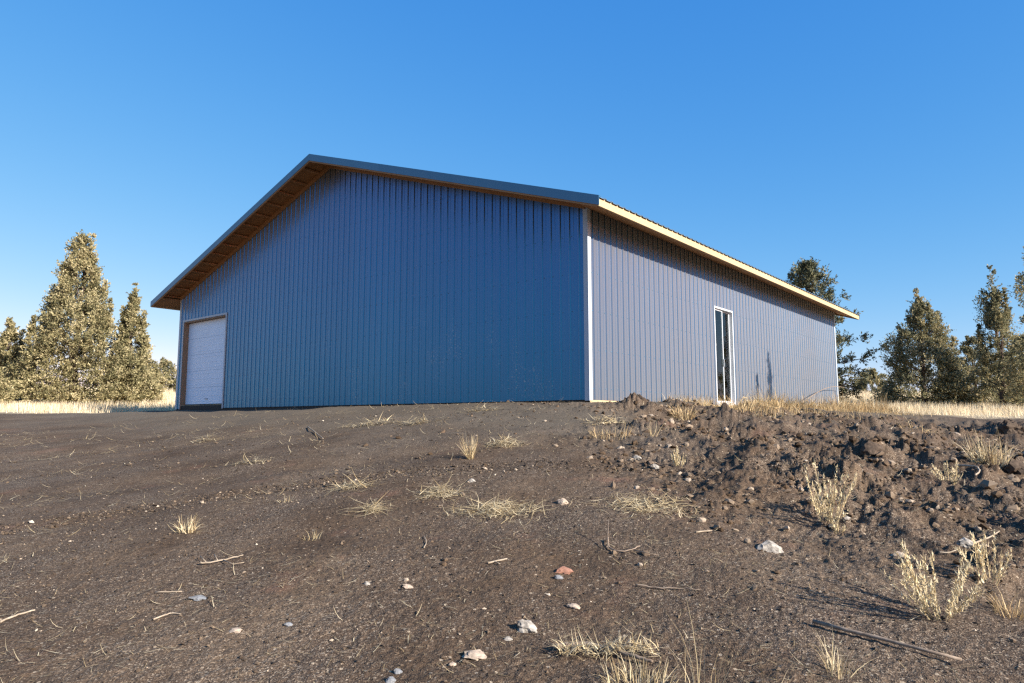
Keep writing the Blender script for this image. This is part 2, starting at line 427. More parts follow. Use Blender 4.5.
# corner trims: an L of folded sheet, proud of the ribs
def ltrim(x, y, sx, sy):
    t, w = .026, .085; mb = MB()
    zt = ztop(0)-.06
    xs = sorted((x-sx*t, x+sx*w)); ys = sorted((y-sy*t, y-sy*.0006))
    mb.box((xs[0], ys[0], ZB-.02), (xs[1], ys[1], zt))
    xs = sorted((x-sx*t, x-sx*.0006)); ys2 = sorted((y-sy*.0003, y+sy*w))
    mb.box((xs[0], ys2[0], ZB-.02), (xs[1], ys2[1], zt))
    mb.build('corner_trim', 'trim', barn, .004)
ltrim(0, 0, 1, 1); ltrim(0, W, 1, -1); ltrim(L, 0, -1, 1); ltrim(L, W, -1, -1)
# roof: sheathing with sheets, ridge cap, trims, fascias, purlins as its pieces
x0, x1 = -OR_, L+OF_
def slab(mb, ya, yb, xa, xb, dt, db):   # sloped slab between two heights below the roof plane
    za, zb = ztop(ya), ztop(yb)
    mb.hexa([(xa, ya, za-db), (xb, ya, za-db), (xb, yb, zb-db), (xa, yb, zb-db), (xa, ya, za-dt), (xb, ya, za-dt), (xb, yb, zb-dt), (xa, yb, zb-dt)])
mb = MB(); slab(mb, -OE+.045, W/2, x0+.05, x1-.05, .012, .030); slab(mb, W/2, W+OE-.045, x0+.05, x1-.05, .012, .030)
roof = mb.build('roof', 'deck', barn)
for side in (0, 1):
    ya, yb = (-OE-.035, W/2) if side == 0 else (W+OE+.035, W/2)
    pts = []
    k = 0
    while x0+k*.2286 < x1:
        pts += [(x0+k*.2286+p, h) for p, h in ((0, 0), (.172, 0), (.188, .02), (.2126, .02))]; k += 1
    pts = [p for p in pts if p[0] < x1]+[(x1, 0)]
    mb = MB()
    for (a, ha), (b, hb) in zip(pts, pts[1:]):
        for dz in (0, -.008):
            mb.quad((a, ya, ztop(ya)+ha+dz), (b, ya, ztop(ya)+hb+dz), (b, yb, ztop(yb)+hb+dz), (a, yb, ztop(yb)+ha+dz))
        mb.quad((a, ya, ztop(ya)+ha-.008), (b, ya, ztop(ya)+hb-.008), (b, ya, ztop(ya)+hb), (a, ya, ztop(ya)+ha))
    mb.build('metal_sheet', 'roof', roof)
mb = MB()
for s in (1, -1):
    ya, yb = W/2-s*.16, W/2
    mb.hexa([(x0-.01, ya, ztop(ya)+.022), (x1+.01, ya, ztop(ya)+.022), (x1+.01, yb, ztop(yb)+.022), (x0-.01, yb, ztop(yb)+.022),
             (x0-.01, ya, ztop(ya)+.027), (x1+.01, ya, ztop(ya)+.027), (x1+.01, yb, ztop(yb)+.030), (x0-.01, yb, ztop(yb)+.030)])
mb.build('ridge_cap', 'rake', roof)
for xf, sg in ((x0, 1), (x1, -1)):
    for side in (0, 1):
        ya, yb = (-OE-.015, W/2) if side == 0 else (W+OE+.015, W/2)
        mb = MB()
        def sl(xa, xb, dt, db): slab(mb, ya, yb, min(xa, xb), max(xa, xb), dt, db)
        sl(xf-sg*.012, xf-sg*.001, -.030, .150)      # face
        sl(xf-sg*.012, xf+sg*.090, -.034, -.0305)    # flange lapping the roof
        mb.build('rake_trim', 'rake', roof)
        mb = MB(); slab(mb, -OE+.040 if side == 0 else W+OE-.040, W/2, *sorted((xf+sg*.002, xf+sg*.040)), .031, .185)
        mb.build('barge_board', 'purlin', roof)
for yy, sg in ((-OE, 1), (W+OE, -1)):
    mb = MB(); a, b = sorted((yy, yy+sg*.038)); z = ztop(0)-SLOPE*OE
    mb.box((x0+.004, a, z-.165), (x1-.004, b, z-.012)); mb.build('fascia', 'fascia', roof, .003)
# purlins run the length of the roof and cross the gable overhang
for side in (0, 1):
    d = .10
    while d < W/2+OE-.1:
        y = -OE+d if side == 0 else W+OE-d
        mb = MB(); zz = ztop(y); s = .045
        mb.box((x0+.045, y-s, zz-.092), (x1-.045, y+s, zz-.046)); mb.build('purlin', 'purlin', roof)
        d += .61
# boarded soffit under the side eaves
for side in (0, 1):
    ya, yb = (-OE+.042, -.035) if side == 0 else (W+OE-.042, W+.035)
    mb = MB(); slab(mb, ya, yb, x0+.05, x1-.05, .118, .140); mb.build('soffit', 'purlin', roof)
# wood band where the gable meets the soffit
for side in (0, 1):
    ya, yb = (.03, W/2) if side == 0 else (W-.03, W/2)
    mb = MB(); slab(mb, ya, yb, -.060, -.022, .040, .17); mb.build('gable_rafter', 'purlin', roof)

# sectional door in the gable
door = MB(); rec = .16
ns = 5; zb, zt = .545, DZ1-.03
for k in range(ns):
    a, b = zb+(zt-zb)*k/ns, zb+(zt-zb)*(k+1)/ns
    door.box((rec, D0+.02, a+.002), (rec+.05, D1-.02, b-.002))
    for q in (.18, .5, .82):
        zc = a+(b-a)*q; door.box((rec-.004, D0+.03, zc-.012), (rec-.0005, D1-.03, zc+.012))
gd = door.build('garage_door', 'white', barn, .004)
mb = MB(); mb.box((rec-.03, D0+1.25, .70), (rec-.009, D0+1.40, .73)); mb.build('handle', 'steel', gd, .004)
mb = MB(); mb.box((rec-.02, D0+.015, .515), (rec+.06, D1-.015, .545)); mb.build('bottom_seal', 'rock_dark', gd)
mb = MB()
mb.box((-.004, D0-.005, .38), (rec+.08, D0+.018, DZ1)); mb.box((-.004, D1-.018, .38), (rec+.08, D1+.005, DZ1))
mb.box((-.004, D0-.005, DZ1-.028), (rec+.08, D1+.005, DZ1+.012)); mb.build('door_frame', 'jamb', barn, .003)
mb = MB(); t = .027
mb.box((-t, D0-.07, .38), (-.006, D0-.006, DZ1+.075)); mb.box((-t, D1+.006, .38), (-.006, D1+.06, DZ1+.075))
mb.box((-t, D0-.0055, DZ1+.013), (-.006, D1+.0055, DZ1+.075)); mb.build('door_trim', 'trim', barn, .003)
mb = MB(); mb.box((.02, D0+.02, .15), (rec+.05, D1-.02, .51)); mb.build('threshold', 'skirt', barn, .005)

# glazed sliding door in the side wall
fr = MB(); t, fw = .032, .032
fr.box((W0-fw, -t, WZ0-.05), (W0+.012, .09, WZ1+fw)); fr.box((W1-.012, -t, WZ0-.05), (W1+fw, .09, WZ1+fw))
fr.box((W0+.0125, -t, WZ1-.012), (W1-.0125, .09, WZ1+fw)); fr.box((W0+.0125, -t-.02, WZ0-.05), (W1-.0125, .09, WZ0+.012))
win = fr.build('glazed_door', 'vinyl', barn, .004)
def sash(xa, xb, y, name='sash'):
    s = MB(); w = .034; z0, z1 = WZ0+.016, WZ1-.016
    s.box((xa, y, z0), (xa+w, y+.03, z1)); s.box((xb-w, y, z0), (xb, y+.03, z1))
    s.box((xa+w, y, z0), (xb-w, y+.03, z0+w)); s.box((xa+w, y, z1-w), (xb-w, y+.03, z1))
    o = s.build(name, 'vinyl', win, .003)
    g = MB(); g.box((xa+w, y+.012, z0+w), (xb-w, y+.018, z1-w)); g.build('pane', 'glass', win)
    return o
sash(W0+.013, W0+.62, .025); sash(W0+.56, W1-.013, .060)
hb = MB(); hb.box((W0+.585, -.002, 1.42), (W0+.605, .024, 1.62)); hb.build('handle', 'steel', win, .004)
sl_ = MB(); sl_.box((W0-.06, -.075, WZ0-.085), (W1+.06, -.0325, WZ0-.052)); sl_.build('sill', 'steel', win, .003)
# rows of screw heads along the girts of the two walls in view
sm = MB()
for zz in np.arange(.62, 6.6, .76):
    for k in range(int(W/.2286)):
        y = k*.2286+.145
        if zz > ztop(y)-.30 or (D0-.1 < y < D1+.1 and zz < DZ1+.1): continue
        sm.box((-.0065, y-.008, zz-.008), (-.0002, y+.008, zz+.008))
    if zz < 3.6:
        for k in range(int(L/.2286)):
            q = k*.2286+.145
            if W0-.1 < q < W1+.1 and zz < WZ1+.1: continue
            sm.box((q-.008, -.0065, zz-.008), (q+.008, -.0002, zz+.008))
tag(sm.build('screw_heads', 'rake', barn), kind='stuff')
st = MB(); n0 = 24  # small pale oval disc on the left pane
st.v = [(W0+.12, .034, 1.98)]+[(W0+.12+.055*math.cos(2*math.pi*k/n0), .034, 1.98+.075*math.sin(2*math.pi*k/n0)) for k in range(n0)]
st.v += [(v[0], .0368, v[2]) for v in st.v]; st.f = [(0, 1+k, 1+(k+1) % n0) for k in range(n0)]+[(n0+1, n0+2+(k+1) % n0, n0+2+k) for k in range(n0)]+[(1+k, n0+2+k, n0+2+(k+1) % n0, 1+(k+1) % n0) for k in range(n0)]
st.build('pale_disc', 'vinyl', win)

# ------------------------------------------------------------------ blades, stems, weeds
def ribbons(base, az, lean, length, width, curl, segs=3, wig=0):
    """curved tapering blades; returns verts (n, 2*(segs+1), 3) and quads"""
    n = len(base); out = np.zeros((n, segs+1, 2, 3)); p = base.copy(); l = lean.copy(); az = az.copy(); turn = rng.normal(0, 1, n)*wig
    side = np.stack([-np.sin(az), np.cos(az), 0*az], -1)
    tw = rng.uniform(-1.2, 1.2, n); f = np.stack([np.cos(az), np.sin(az), 0*az], -1)
    side = side*np.cos(tw)[:, None]+f*np.sin(tw)[:, None]
    for s in range(segs+1):
        w = width*(1-.85*s/segs)/2
        out[:, s, 0] = p-side*w[:, None]; out[:, s, 1] = p+side*w[:, None]
        d = np.stack([np.cos(az)*np.sin(l), np.sin(az)*np.sin(l), np.cos(l)], -1)
        p = p+d*(length/segs)[:, None]; l = l+curl/segs; az = az+turn/segs
    V = out.reshape(n, -1, 3)
    b = (np.arange(n)*(2*(segs+1)))[:, None]
    F = np.concatenate([b+np.array([[2*s, 2*s+1, 2*s+3, 2*s+2]]) for s in range(segs)], 0)
    return V.reshape(-1, 3), F
def rep(a, k): return np.repeat(a, k)
def merge(parts):
    Vs, Fs, Ss, o = [], [], [], 0
    for V, F, S in parts:
        Vs.append(V); Fs.append(F+o); Ss.append(S); o += len(V)
    return np.concatenate(Vs), np.concatenate(Fs), np.concatenate(Ss)
def tuft_geo(n, h, spread, lean=.35, curl=.6, w=.006, lo=.2):
    base = np.zeros((n, 3)); a = rng.uniform(0, 2*math.pi, n); r = spread*np.sqrt(rng.uniform(0, 1, n))
    base[:, 0] = r*np.cos(a); base[:, 1] = r*np.sin(a); base[:, 2] = -.01
    az = a+rng.normal(0, .7, n); le = np.abs(rng.normal(0, lean, n))+.05
    le = np.minimum(le, 1.35)
    V, F = ribbons(base, az, le, h*rng.uniform(lo+.2, 1.05, n), w*rng.uniform(.6, 1.3, n), rng.normal(curl, .5, n))
    return V, F, rep(rng.uniform(0, 1, n), 8)
def mat_geo(n, h, rx, ry, ln, w=.006):
    """a flattened mat of broken straw"""
    base = np.zeros((n, 3)); base[:, 0] = np.clip(rng.normal(0, rx*.5, n), -1.1*rx, 1.1*rx); base[:, 1] = np.clip(rng.normal(0, ry*.5, n), -1.1*ry, 1.1*ry)
    base[:, 2] = rng.uniform(-.005, h, n)*np.exp(-(base[:, 0]/rx)**2)
    az = rng.uniform(0, 2*math.pi, n); le = np.clip(rng.normal(1.53, .10, n)-(rng.uniform(0, 1, n) < .06)*.5, .8, 1.75)
    V, F = ribbons(base, az, le, ln*rng.uniform(.25, 1.1, n), w*rng.uniform(.6, 1.4, n), rng.normal(.05, .25, n), 3, .9)
    return V, F, rep(rng.uniform(0, 1, n), 8)
def brush_geo(n, h, spread, lean=.42):
    """woody weed: stems that carry short pale leaflets along the upper part"""
    P = []
    for k in range(n):
        a = rng.uniform(0, 2*math.pi); le = rng.uniform(.04, 1.9*lean); ln = h*rng.uniform(.6, 1.1)
        b0 = np.array([[spread*.35*math.cos(a)*rng.uniform(), spread*.35*math.sin(a)*rng.uniform(), -.01]])
        V, F = ribbons(b0, np.array([a]), np.array([le]), np.array([ln]), np.array([.008]), np.array([-.15]), 4)
        P.append((V, F, np.full(10, rng.uniform(0, .4))))
        V2, F2 = ribbons(b0, np.array([a+1.6]), np.array([.0]), np.array([.001]), np.array([.001]), np.array([0.]), 4)
        c = V.reshape(5, 2, 3).mean(1)
        m = int(64*ln/.35)
        t = rng.uniform(.16, 1., m)*4; i0 = np.minimum(t.astype(int), 3); fr_ = (t-i0)[:, None]
        b = c[i0]*(1-fr_)+c[i0+1]*fr_+rng.normal(0, .005, (m, 3))
        az = a+rng.normal(0, 1.2, m)
        V, F = ribbons(b, az, le+rng.normal(0, .42, m), rng.uniform(.014, .034, m)*(.7+h), rng.uniform(.005, .010, m), rng.uniform(-.6, .3, m), 3)
        P.append((V, F, rep(rng.uniform(.3, 1, m), 8)))
    return merge(P)
def settle(V, x, y, k=1.):
    """lay a weed's geometry on the uneven ground (offsets from its own base)"""
    z0 = gz(x, y); dz = terrain(V[:, 0]+x, V[:, 1]+y)+EYE-z0
    V = V.copy(); V[:, 2] += dz*k; return V
def weed(name, px, py, geo, m, label, cat, group=None, k=1.):
    x, y, z = at(px, py); V, F, S = geo
    o = mesh_np(name, settle(V, x, y, k), F, m, shade=S); o.location = (x, y, z)
    tag(o, label, cat, group); return o
def pxm(px, py): return at(px, py)[1]/F_PX   # metres per pixel there

GT = 'dry grass tufts on the dirt slope'; GM = 'flattened patches of dead straw on the dirt'; GW = 'dead weeds on the rough dirt'
s = pxm(470, 459)
weed('grass_tuft', 470, 459, tuft_geo(110, 29*s, 3.2*s, .36, .35, .006), 'straw', 'lone upright tuft of dry grass on bare dirt in front of the blue gable wall', 'grass tuft', GT)
s = pxm(187, 532)
weed('grass_tuft', 187, 532, tuft_geo(120, 20*s, 7*s, .85, .25, .007), 'straw', 'low spiky pale tuft alone on the dirt below the white garage door', 'grass tuft', GT)
s = pxm(313, 539)
weed('grass_tuft', 313, 539, tuft_geo(34, 12*s, 8*s, .7, .3, .006), 'straw', 'tiny sparse straw sprig on the dirt left of the small straw patches', 'grass tuft', GT)
s = pxm(286, 502)
weed('grass_tuft', 286, 502, tuft_geo(26, 10*s, 6*s, .7, .3, .006), 'straw', 'smallest pale straw sprig on the dirt below the long gable wall', 'grass tuft', GT)
s = pxm(610, 437)
weed('grass_tuft', 610, 437, tuft_geo(170, 14*s, 20*s, .8, .5, .007), 'gold', 'wide low tan grass tuft at the top of slope below the white corner trim', 'grass tuft', GT)
s = pxm(690, 417)
weed('grass_tuft', 684, 418, tuft_geo(170, 17*s, 11*s, .6, .7, .010), 'gold', 'bushy orange-tan grass tuft left of the glazed door, nearest the barn corner', 'grass tuft', GT)
s = pxm(992, 452)
weed('grass_tuft', 990, 452, tuft_geo(170, 27*s, 11*s, .50, .3, .008), 'straw', 'dense upright yellow tuft on the crest of rough dirt before the straw field', 'grass tuft', GT)
s = pxm(838, 680)
weed('grass_tuft', 838, 676, tuft_geo(46, 40*s, 12*s, .5, .5, .004), 'straw', 'thin wispy straw tuft just below the fallen brown stick', 'grass tuft', GT)
s = pxm(650, 680)
weed('grass_tuft', 640, 692, tuft_geo(330, 30*s, 30*s, 1.05, .6, .0042), 'straw', 'sprawling dead grass tuft beside the flattened dead stalk, at the bottom edge', 'grass tuft', GT)
weed('grass_tuft', 705, 695, tuft_geo(18, 80*s, 18*s, .28, .35, .0034), 'straw', 'tall sparse bare grass stems standing right of the sprawling dead grass', 'grass tuft', GT)
s = pxm(745, 660)
weed('grass_tuft', 768, 690, tuft_geo(7, 66*s, 16*s, .34, .4, .0032), 'straw', 'few thin lone stems between the dead grass and the fallen brown stick', 'grass tuft', GT)
s = pxm(928, 432)
weed('grass_tuft', 921, 430, tuft_geo(90, 13*s, 20*s, .7, .4, .010), 'gold', 'short tan grass tuft on the dirt crest right of the barn end', 'grass tuft', GT)
s = pxm(1010, 612)
weed('grass_tuft', 1012, 616, tuft_geo(90, 26*s, 14*s, .8, .5, .005), 'gold', 'rusty low tuft at the right edge beside the yellow weed', 'grass tuft', GT)
s = pxm(570, 410)
# flattened straw
for px, py, w, h, n, lab in (
        (440, 494, 40, 14, 130, 'tangled pale straw patch with dark gaps, upper of two joined patches'),
        (497, 512, 84, 17, 260, 'longest pale straw patch, stretched across the middle of the dirt slope'),
        (373, 511, 28, 8, 70, 'small oval straw patch below the longer one, left of the tangled straw'),
        (353, 488, 34, 10, 90, 'straw patch with stalks pointing left, above the small oval patch'),
        (506, 445, 36, 10, 110, 'tan straw patch just right of the lone upright grass tuft'),
        (646, 507, 84, 22, 230, 'broad thin yellowish straw patch on rough dirt below the glazed door'),
        (375, 425, 60, 7, 110, 'left one of two thin straw strips near the foot of the gable wall'),
        (417, 424, 44, 6, 80, 'right one of two thin straw strips near the foot of the gable wall'),
        (207, 441, 30, 5, 40, 'thin straw streak on the dirt right below the garage door'),
        (250, 463, 34, 5, 45, 'thin straw streak under the left half of the gable wall'),
        (480, 411, 36, 4, 60, 'faint straw strip at the crest against the gable wall'),
        (606, 423, 46, 8, 70, 'faint straw patch below the pale wood at the barn corner')):
    s = pxm(px, py); dep = 2.6
    weed('straw_patch', px, py, mat_geo(int(n*1.7), 5*s, w*s*.5, h*s*dep*.5+.05, .24, max(.006, .0012*at(px, py)[1])), 'straw', lab, 'straw patch', GM)
# rabbitbrush-like weeds
s = pxm(940, 622)
weed('dead_weed', 938, 618, brush_geo(22, 68*s, .20, .52), 'brush', 'largest pale yellow branching weed, above the fallen brown stick', 'weed', GW)
s = pxm(829, 520)
weed('dead_weed', 829, 521, brush_geo(17, 50*s, .20, .46), 'brush', 'greenish yellow branching weed in front of the dark heaped dirt', 'weed', GW)
s = pxm(992, 582)
weed('dead_weed', 990, 582, brush_geo(11, 50*s, .16, .42), 'brush', 'thinner yellow weed above and right of the largest branching weed', 'weed', GW)
s = pxm(832, 536)
weed('dead_weed', 838, 531, brush_geo(9, 15*s, .08, .5), 'brush', 'tiny pale weed at the foot of the greenish yellow one', 'weed', GW)
s = pxm(950, 478)
weed('dead_weed', 949, 480, brush_geo(14, 22*s, .16, .55), 'brush', 'brownish tangled weed among the heaped clods at right', 'weed', GW)
s = pxm(680, 462)
weed('dead_weed', 678, 466, brush_geo(12, 18*s, .14, .5), 'brush', 'grey-tan twiggy weed between loose clods under the glazed door', 'weed', GW)
s = pxm(652, 433)
weed('dead_weed', 652, 436, tuft_geo(16, 24*s, 5*s, .3, .1, .007), 'straw', 'sparse upright stems fanning out above the clods left of the glazed door', 'weed', GW)

# weeds along the side wall
def wall_pt(b, off): return CX+Bx*b-Ax*off, CY+By*b-Ay*off
GS = 'dry weeds along the foot of the side wall'
for b, off, h, n, lab in (
        (4.9, 1.0, .40, 130, 'first dry weed clump left of the glazed door, low and ragged'),
        (6.4, .9, .28, 120, 'low dry weeds directly under the glazed door'),
        (8.2, .55, .75, 150, 'tall tan weed clump against the wall just right of the glazed door'),
        (9.4, .8, .45, 120, 'short golden weeds second clump right of the glazed door'),
        (10.6, .7, .55, 120, 'golden weed clump third right of the glazed door'),
        (12.2, .8, .55, 130, 'bushy golden weed clump under the middle of the curved stem'),
        (13.8, .9, .75, 150, 'tall golden weed clump near the far end of the side wall'),
        (15.6, 1.0, .65, 140, 'golden weeds beside the far corner of the side wall'),
        (17.6, 1.2, .8, 160, 'straw-coloured weeds just past the far corner of the barn')):
    x, y = wall_pt(b, off); z = gz(x, y)
    V, F, S = tuft_geo(n*2, h*1.0, .42, .75, .7, .016)
    o = mesh_np('wall_weed', settle(V, x, y), F, 'gold', shade=S); o.location = (x, y, z); tag(o, lab, 'weed', GS)
mb = MB(); pts = []
for t in np.linspace(0, 1, 16):
    b = 11.2+5.9*t; x, y = wall_pt(b, .30); pts.append((x, y, EYE+.30+.95*math.sin(t*math.pi*.56)**.9))
tag(mb.build('bent_stem', 'deadwood') if False else (mb.tube(pts, [.016-.008*t for t in np.linspace(0, 1, 16)], 6), mb.build('bent_stem', 'deadwood'))[1],
    'long thin stem arching in front of the side wall at its far end', 'stem')

# low ragged grass belt along the wall and crest: too many to count
n = 14000
b = rng.uniform(2.6, 24, n); off = np.abs(rng.normal(.3, 1.2, n))+.15
x, y = wall_pt(b, off); keep = rng.uniform(0, 1, n) < np.clip(.16+1.5*fbm(x, y, 1.5, 2), .03, 1)
x, y = x[keep], y[keep]; n = len(x)
base = np.stack([x, y, terrain(x, y)+EYE-.01], -1)
V, F = ribbons(base, rng.uniform(0, 6.28, n), np.abs(rng.normal(.2, .55, n)), rng.uniform(.08, .34, n), rng.uniform(.008, .018, n), rng.normal(.6, .6, n), 3)
tag(mesh_np('wall_grass', V, F, 'gold', shade=rep(rng.uniform(0, 1, n), 8)), 'ragged golden grass along the foot of the side wall', 'grass', kind='stuff')

# pale straw field behind
n = 330000
r = 21*np.exp(rng.uniform(0, 1, n)**.9*math.log(85/21)); t = np.radians(rng.uniform(-45, 45, n)); x, y = r*np.sin(t), r*np.cos(t)
k = (rng.uniform(0, 1, n) < gmask(x, y)*(.35+.9*np.clip(.5+fbm(x, y, 3, 3), 0, 1)))
a_, b_ = barn_ab(x, y); k &= (barn_dist(x, y) > .8)
x, y, r = x[k], y[k], r[k]; n = len(x)
base = np.stack([x, y, terrain(x, y, False)+EYE-.02], -1)
V, F = ribbons(base, rng.uniform(0, 6.28, n), np.abs(rng.normal(.15, .4, n)), rng.uniform(.12, .42, n), rng.uniform(.010, .02, n)*(r/30), rng.normal(.5, .4, n), 1)
tag(mesh_np('dry_grass', V, F, 'field', shade=rep(rng.uniform(0, 1, n), 4)), 'pale straw-coloured dry grass field behind the dirt', 'grass', kind='stuff')

# straw litter strewn over the dirt
n = 24000
r = 2.2+rng.uniform(0, 1, n)**1.2*17; t = np.radians(rng.uniform(-42, 42, n)); x, y = r*np.sin(t), r*np.cos(t)
k = rng.uniform(0, 1, n) < np.clip(.36+1.2*fbm(x, y, 1.6, 3)+.75*rough_mask(x, y), .05, 1); k &= barn_dist(x, y) > .25
x, y = x[k], y[k]; n = len(x)
base = np.stack([x, y, terrain(x, y)+EYE+.006], -1)
V, F = ribbons(base, rng.uniform(0, 6.28, n), rng.uniform(1.35, 1.62, n), rng.uniform(.02, .13, n)*(.5+r[k]/9), rng.uniform(.002, .0055, n)*(.5+r[k]/7), rng.normal(.0, .5, n), 3)
tag(mesh_np('straw_litter', V, F, 'straw', shade=rep(rng.uniform(.1, 1, n), 8)), 'bits of broken straw strewn over the dirt', 'straw', kind='stuff')

# ------------------------------------------------------------------ stones, clods, sticks
_oct = np.array([[1, 0, 0], [-1, 0, 0], [0, 1, 0], [0, -1, 0], [0, 0, 1], [0, 0, -1]], float)
_of = np.array([[0, 2, 4], [2, 1, 4], [1, 3, 4], [3, 0, 4], [2, 0, 5], [1, 2, 5], [3, 1, 5], [0, 3, 5]])
t_ = (1+5**.5)/2
_ico = np.array([[-1, t_, 0], [1, t_, 0], [-1, -t_, 0], [1, -t_, 0], [0, -1, t_], [0, 1, t_], [0, -1, -t_], [0, 1, -t_], [t_, 0, -1], [t_, 0, 1], [-t_, 0, -1], [-t_, 0, 1]])/1.902
_if = np.array([[0, 11, 5], [0, 5, 1], [0, 1, 7], [0, 7, 10], [0, 10, 11], [1, 5, 9], [5, 11, 4], [11, 10, 2], [10, 7, 6], [7, 1, 8], [3, 9, 4], [3, 4, 2], [3, 2, 6], [3, 6, 8], [3, 8, 9], [4, 9, 5], [2, 4, 11], [6, 2, 10], [8, 6, 7], [9, 8, 1]])
def scatter(name, tv, tf, x, y, size, flat, m, shade, label, cat, jit=.28, sink=.25):
    n = len(x); k = len(tv)
    P = tv[None]*(1+rng.uniform(-jit, jit, (n, k, 1)))
    sc = np.stack([size*rng.uniform(.7, 1.5, n), size*rng.uniform(.7, 1.2, n), size*flat*rng.uniform(.7, 1.2, n)], -1)
    P = P*sc[:, None]
    a = rng.uniform(0, 6.28, n); c, s_ = np.cos(a)[:, None], np.sin(a)[:, None]
    tl = rng.normal(0, .35, n)[:, None]
    P2 = P.copy(); P2[..., 0] = P[..., 0]*np.cos(tl)-P[..., 2]*np.sin(tl); P2[..., 2] = P[..., 0]*np.sin(tl)+P[..., 2]*np.cos(tl)
    Q = P2.copy(); Q[..., 0] = P2[..., 0]*c-P2[..., 1]*s_; Q[..., 1] = P2[..., 0]*s_+P2[..., 1]*c
    Q += np.stack([x, y, terrain(x, y)+EYE+size*flat*(1-2*sink)*.7], -1)[:, None]
    F = (np.arange(n)*k)[:, None, None]+tf[None]
    return tag(mesh_np(name, Q, F.reshape(-1, 3), m, shade=np.repeat(shade, k)), label, cat, kind='stuff')
n = 85000
r = np.sqrt(rng.uniform(2.0**2, 7.5**2, n)); t = np.radians(rng.uniform(-42, 42, n))
r[:16000] = rng.uniform(7, 15, 16000)
x, y = r*np.sin(t), r*np.cos(t); k = barn_dist(x, y) > .1; x, y, r = x[k], y[k], r[k]; n = len(x)
size = (.0018+.0035*rng.uniform(0, 1, n)**3+.010*rng.uniform(0, 1, n)**22)*np.where(r > 7, 2.0, 1)
scatter('gravel', _oct, _of, x, y, size, .7, 'gravel', rng.beta(1.6, 2.2, n), 'dark cinder gravel covering the dirt slope', 'gravel')
n = 42000
r = 3+rng.uniform(0, 1, n)**.8*16; t = np.radians(rng.uniform(-12, 42, n)); x, y = r*np.sin(t), r*np.cos(t)
k = rng.uniform(0, 1, n) < (rough_mask(x, y)*np.clip(.25+fbm(x, y, .9, 3)*1.3, 0, 1)+.01); k &= barn_dist(x, y) > .3
x, y = x[k], y[k]; n = len(x)
size = .007+.040*rng.uniform(0, 1, n)**3.4+.035*rng.uniform(0, 1, n)**26; size *= np.clip(r[k]/8, .45, 1)
scatter('dirt_clods', _ico, _if, x, y, size, .75, 'clod', rng.uniform(0, 1, n), 'loose broken clods on the churned dirt', 'clods', .32, .3)

def rock(px, py, wpx, m, label, flat=.6, group=None):
    x, y, z = at(px, py); s = pxm(px, py); rad = wpx*s/2
    import bmesh
    bm = bmesh.new(); bmesh.ops.create_icosphere(bm, subdivisions=3, radius=1)
    sd = rng.uniform(0, 100)
    for v in bm.verts:
        p = v.co
        n_ = float(noise(np.array([p.x*1.1+sd]), np.array([p.y*1.1+p.z*1.7+sd]))[0]); n2 = float(noise(np.array([p.x*3+sd]), np.array([p.y*3-p.z*3]))[0])
        k_ = 1+.45*n_+.24*n2
        q = p*k_
        # flat facets
        for d in ((.8, .2, .55), (-.5, .6, .6), (-.2, -.85, .4), (.5, -.3, .8)):
            dd = np.array(d)/np.linalg.norm(d); h = float(np.dot(dd, q))
            if h > .72: q = q-type(q)(tuple(dd*(h-.72)*.85))
        v.co = q
        v.co.x *= rad; v.co.y *= rad*.85; v.co.z = v.co.z*rad*flat
    rz = rng.uniform(0, 6.28); c_, s_ = math.cos(rz), math.sin(rz)
    me = bpy.data.meshes.new('rock'); bm.to_mesh(me); bm.free(); me.materials.append(M[m])
    o = bpy.data.objects.new('rock', me); C.objects.link(o); o.location = (x, y, z+rad*flat*.22); o.rotation_euler = (rng.uniform(-.2, .2), rng.uniform(-.2, .2), rng.uniform(-.4, .4))
    tag(o, label, 'rock', group); return o
GR = 'loose rocks on the dirt slope'
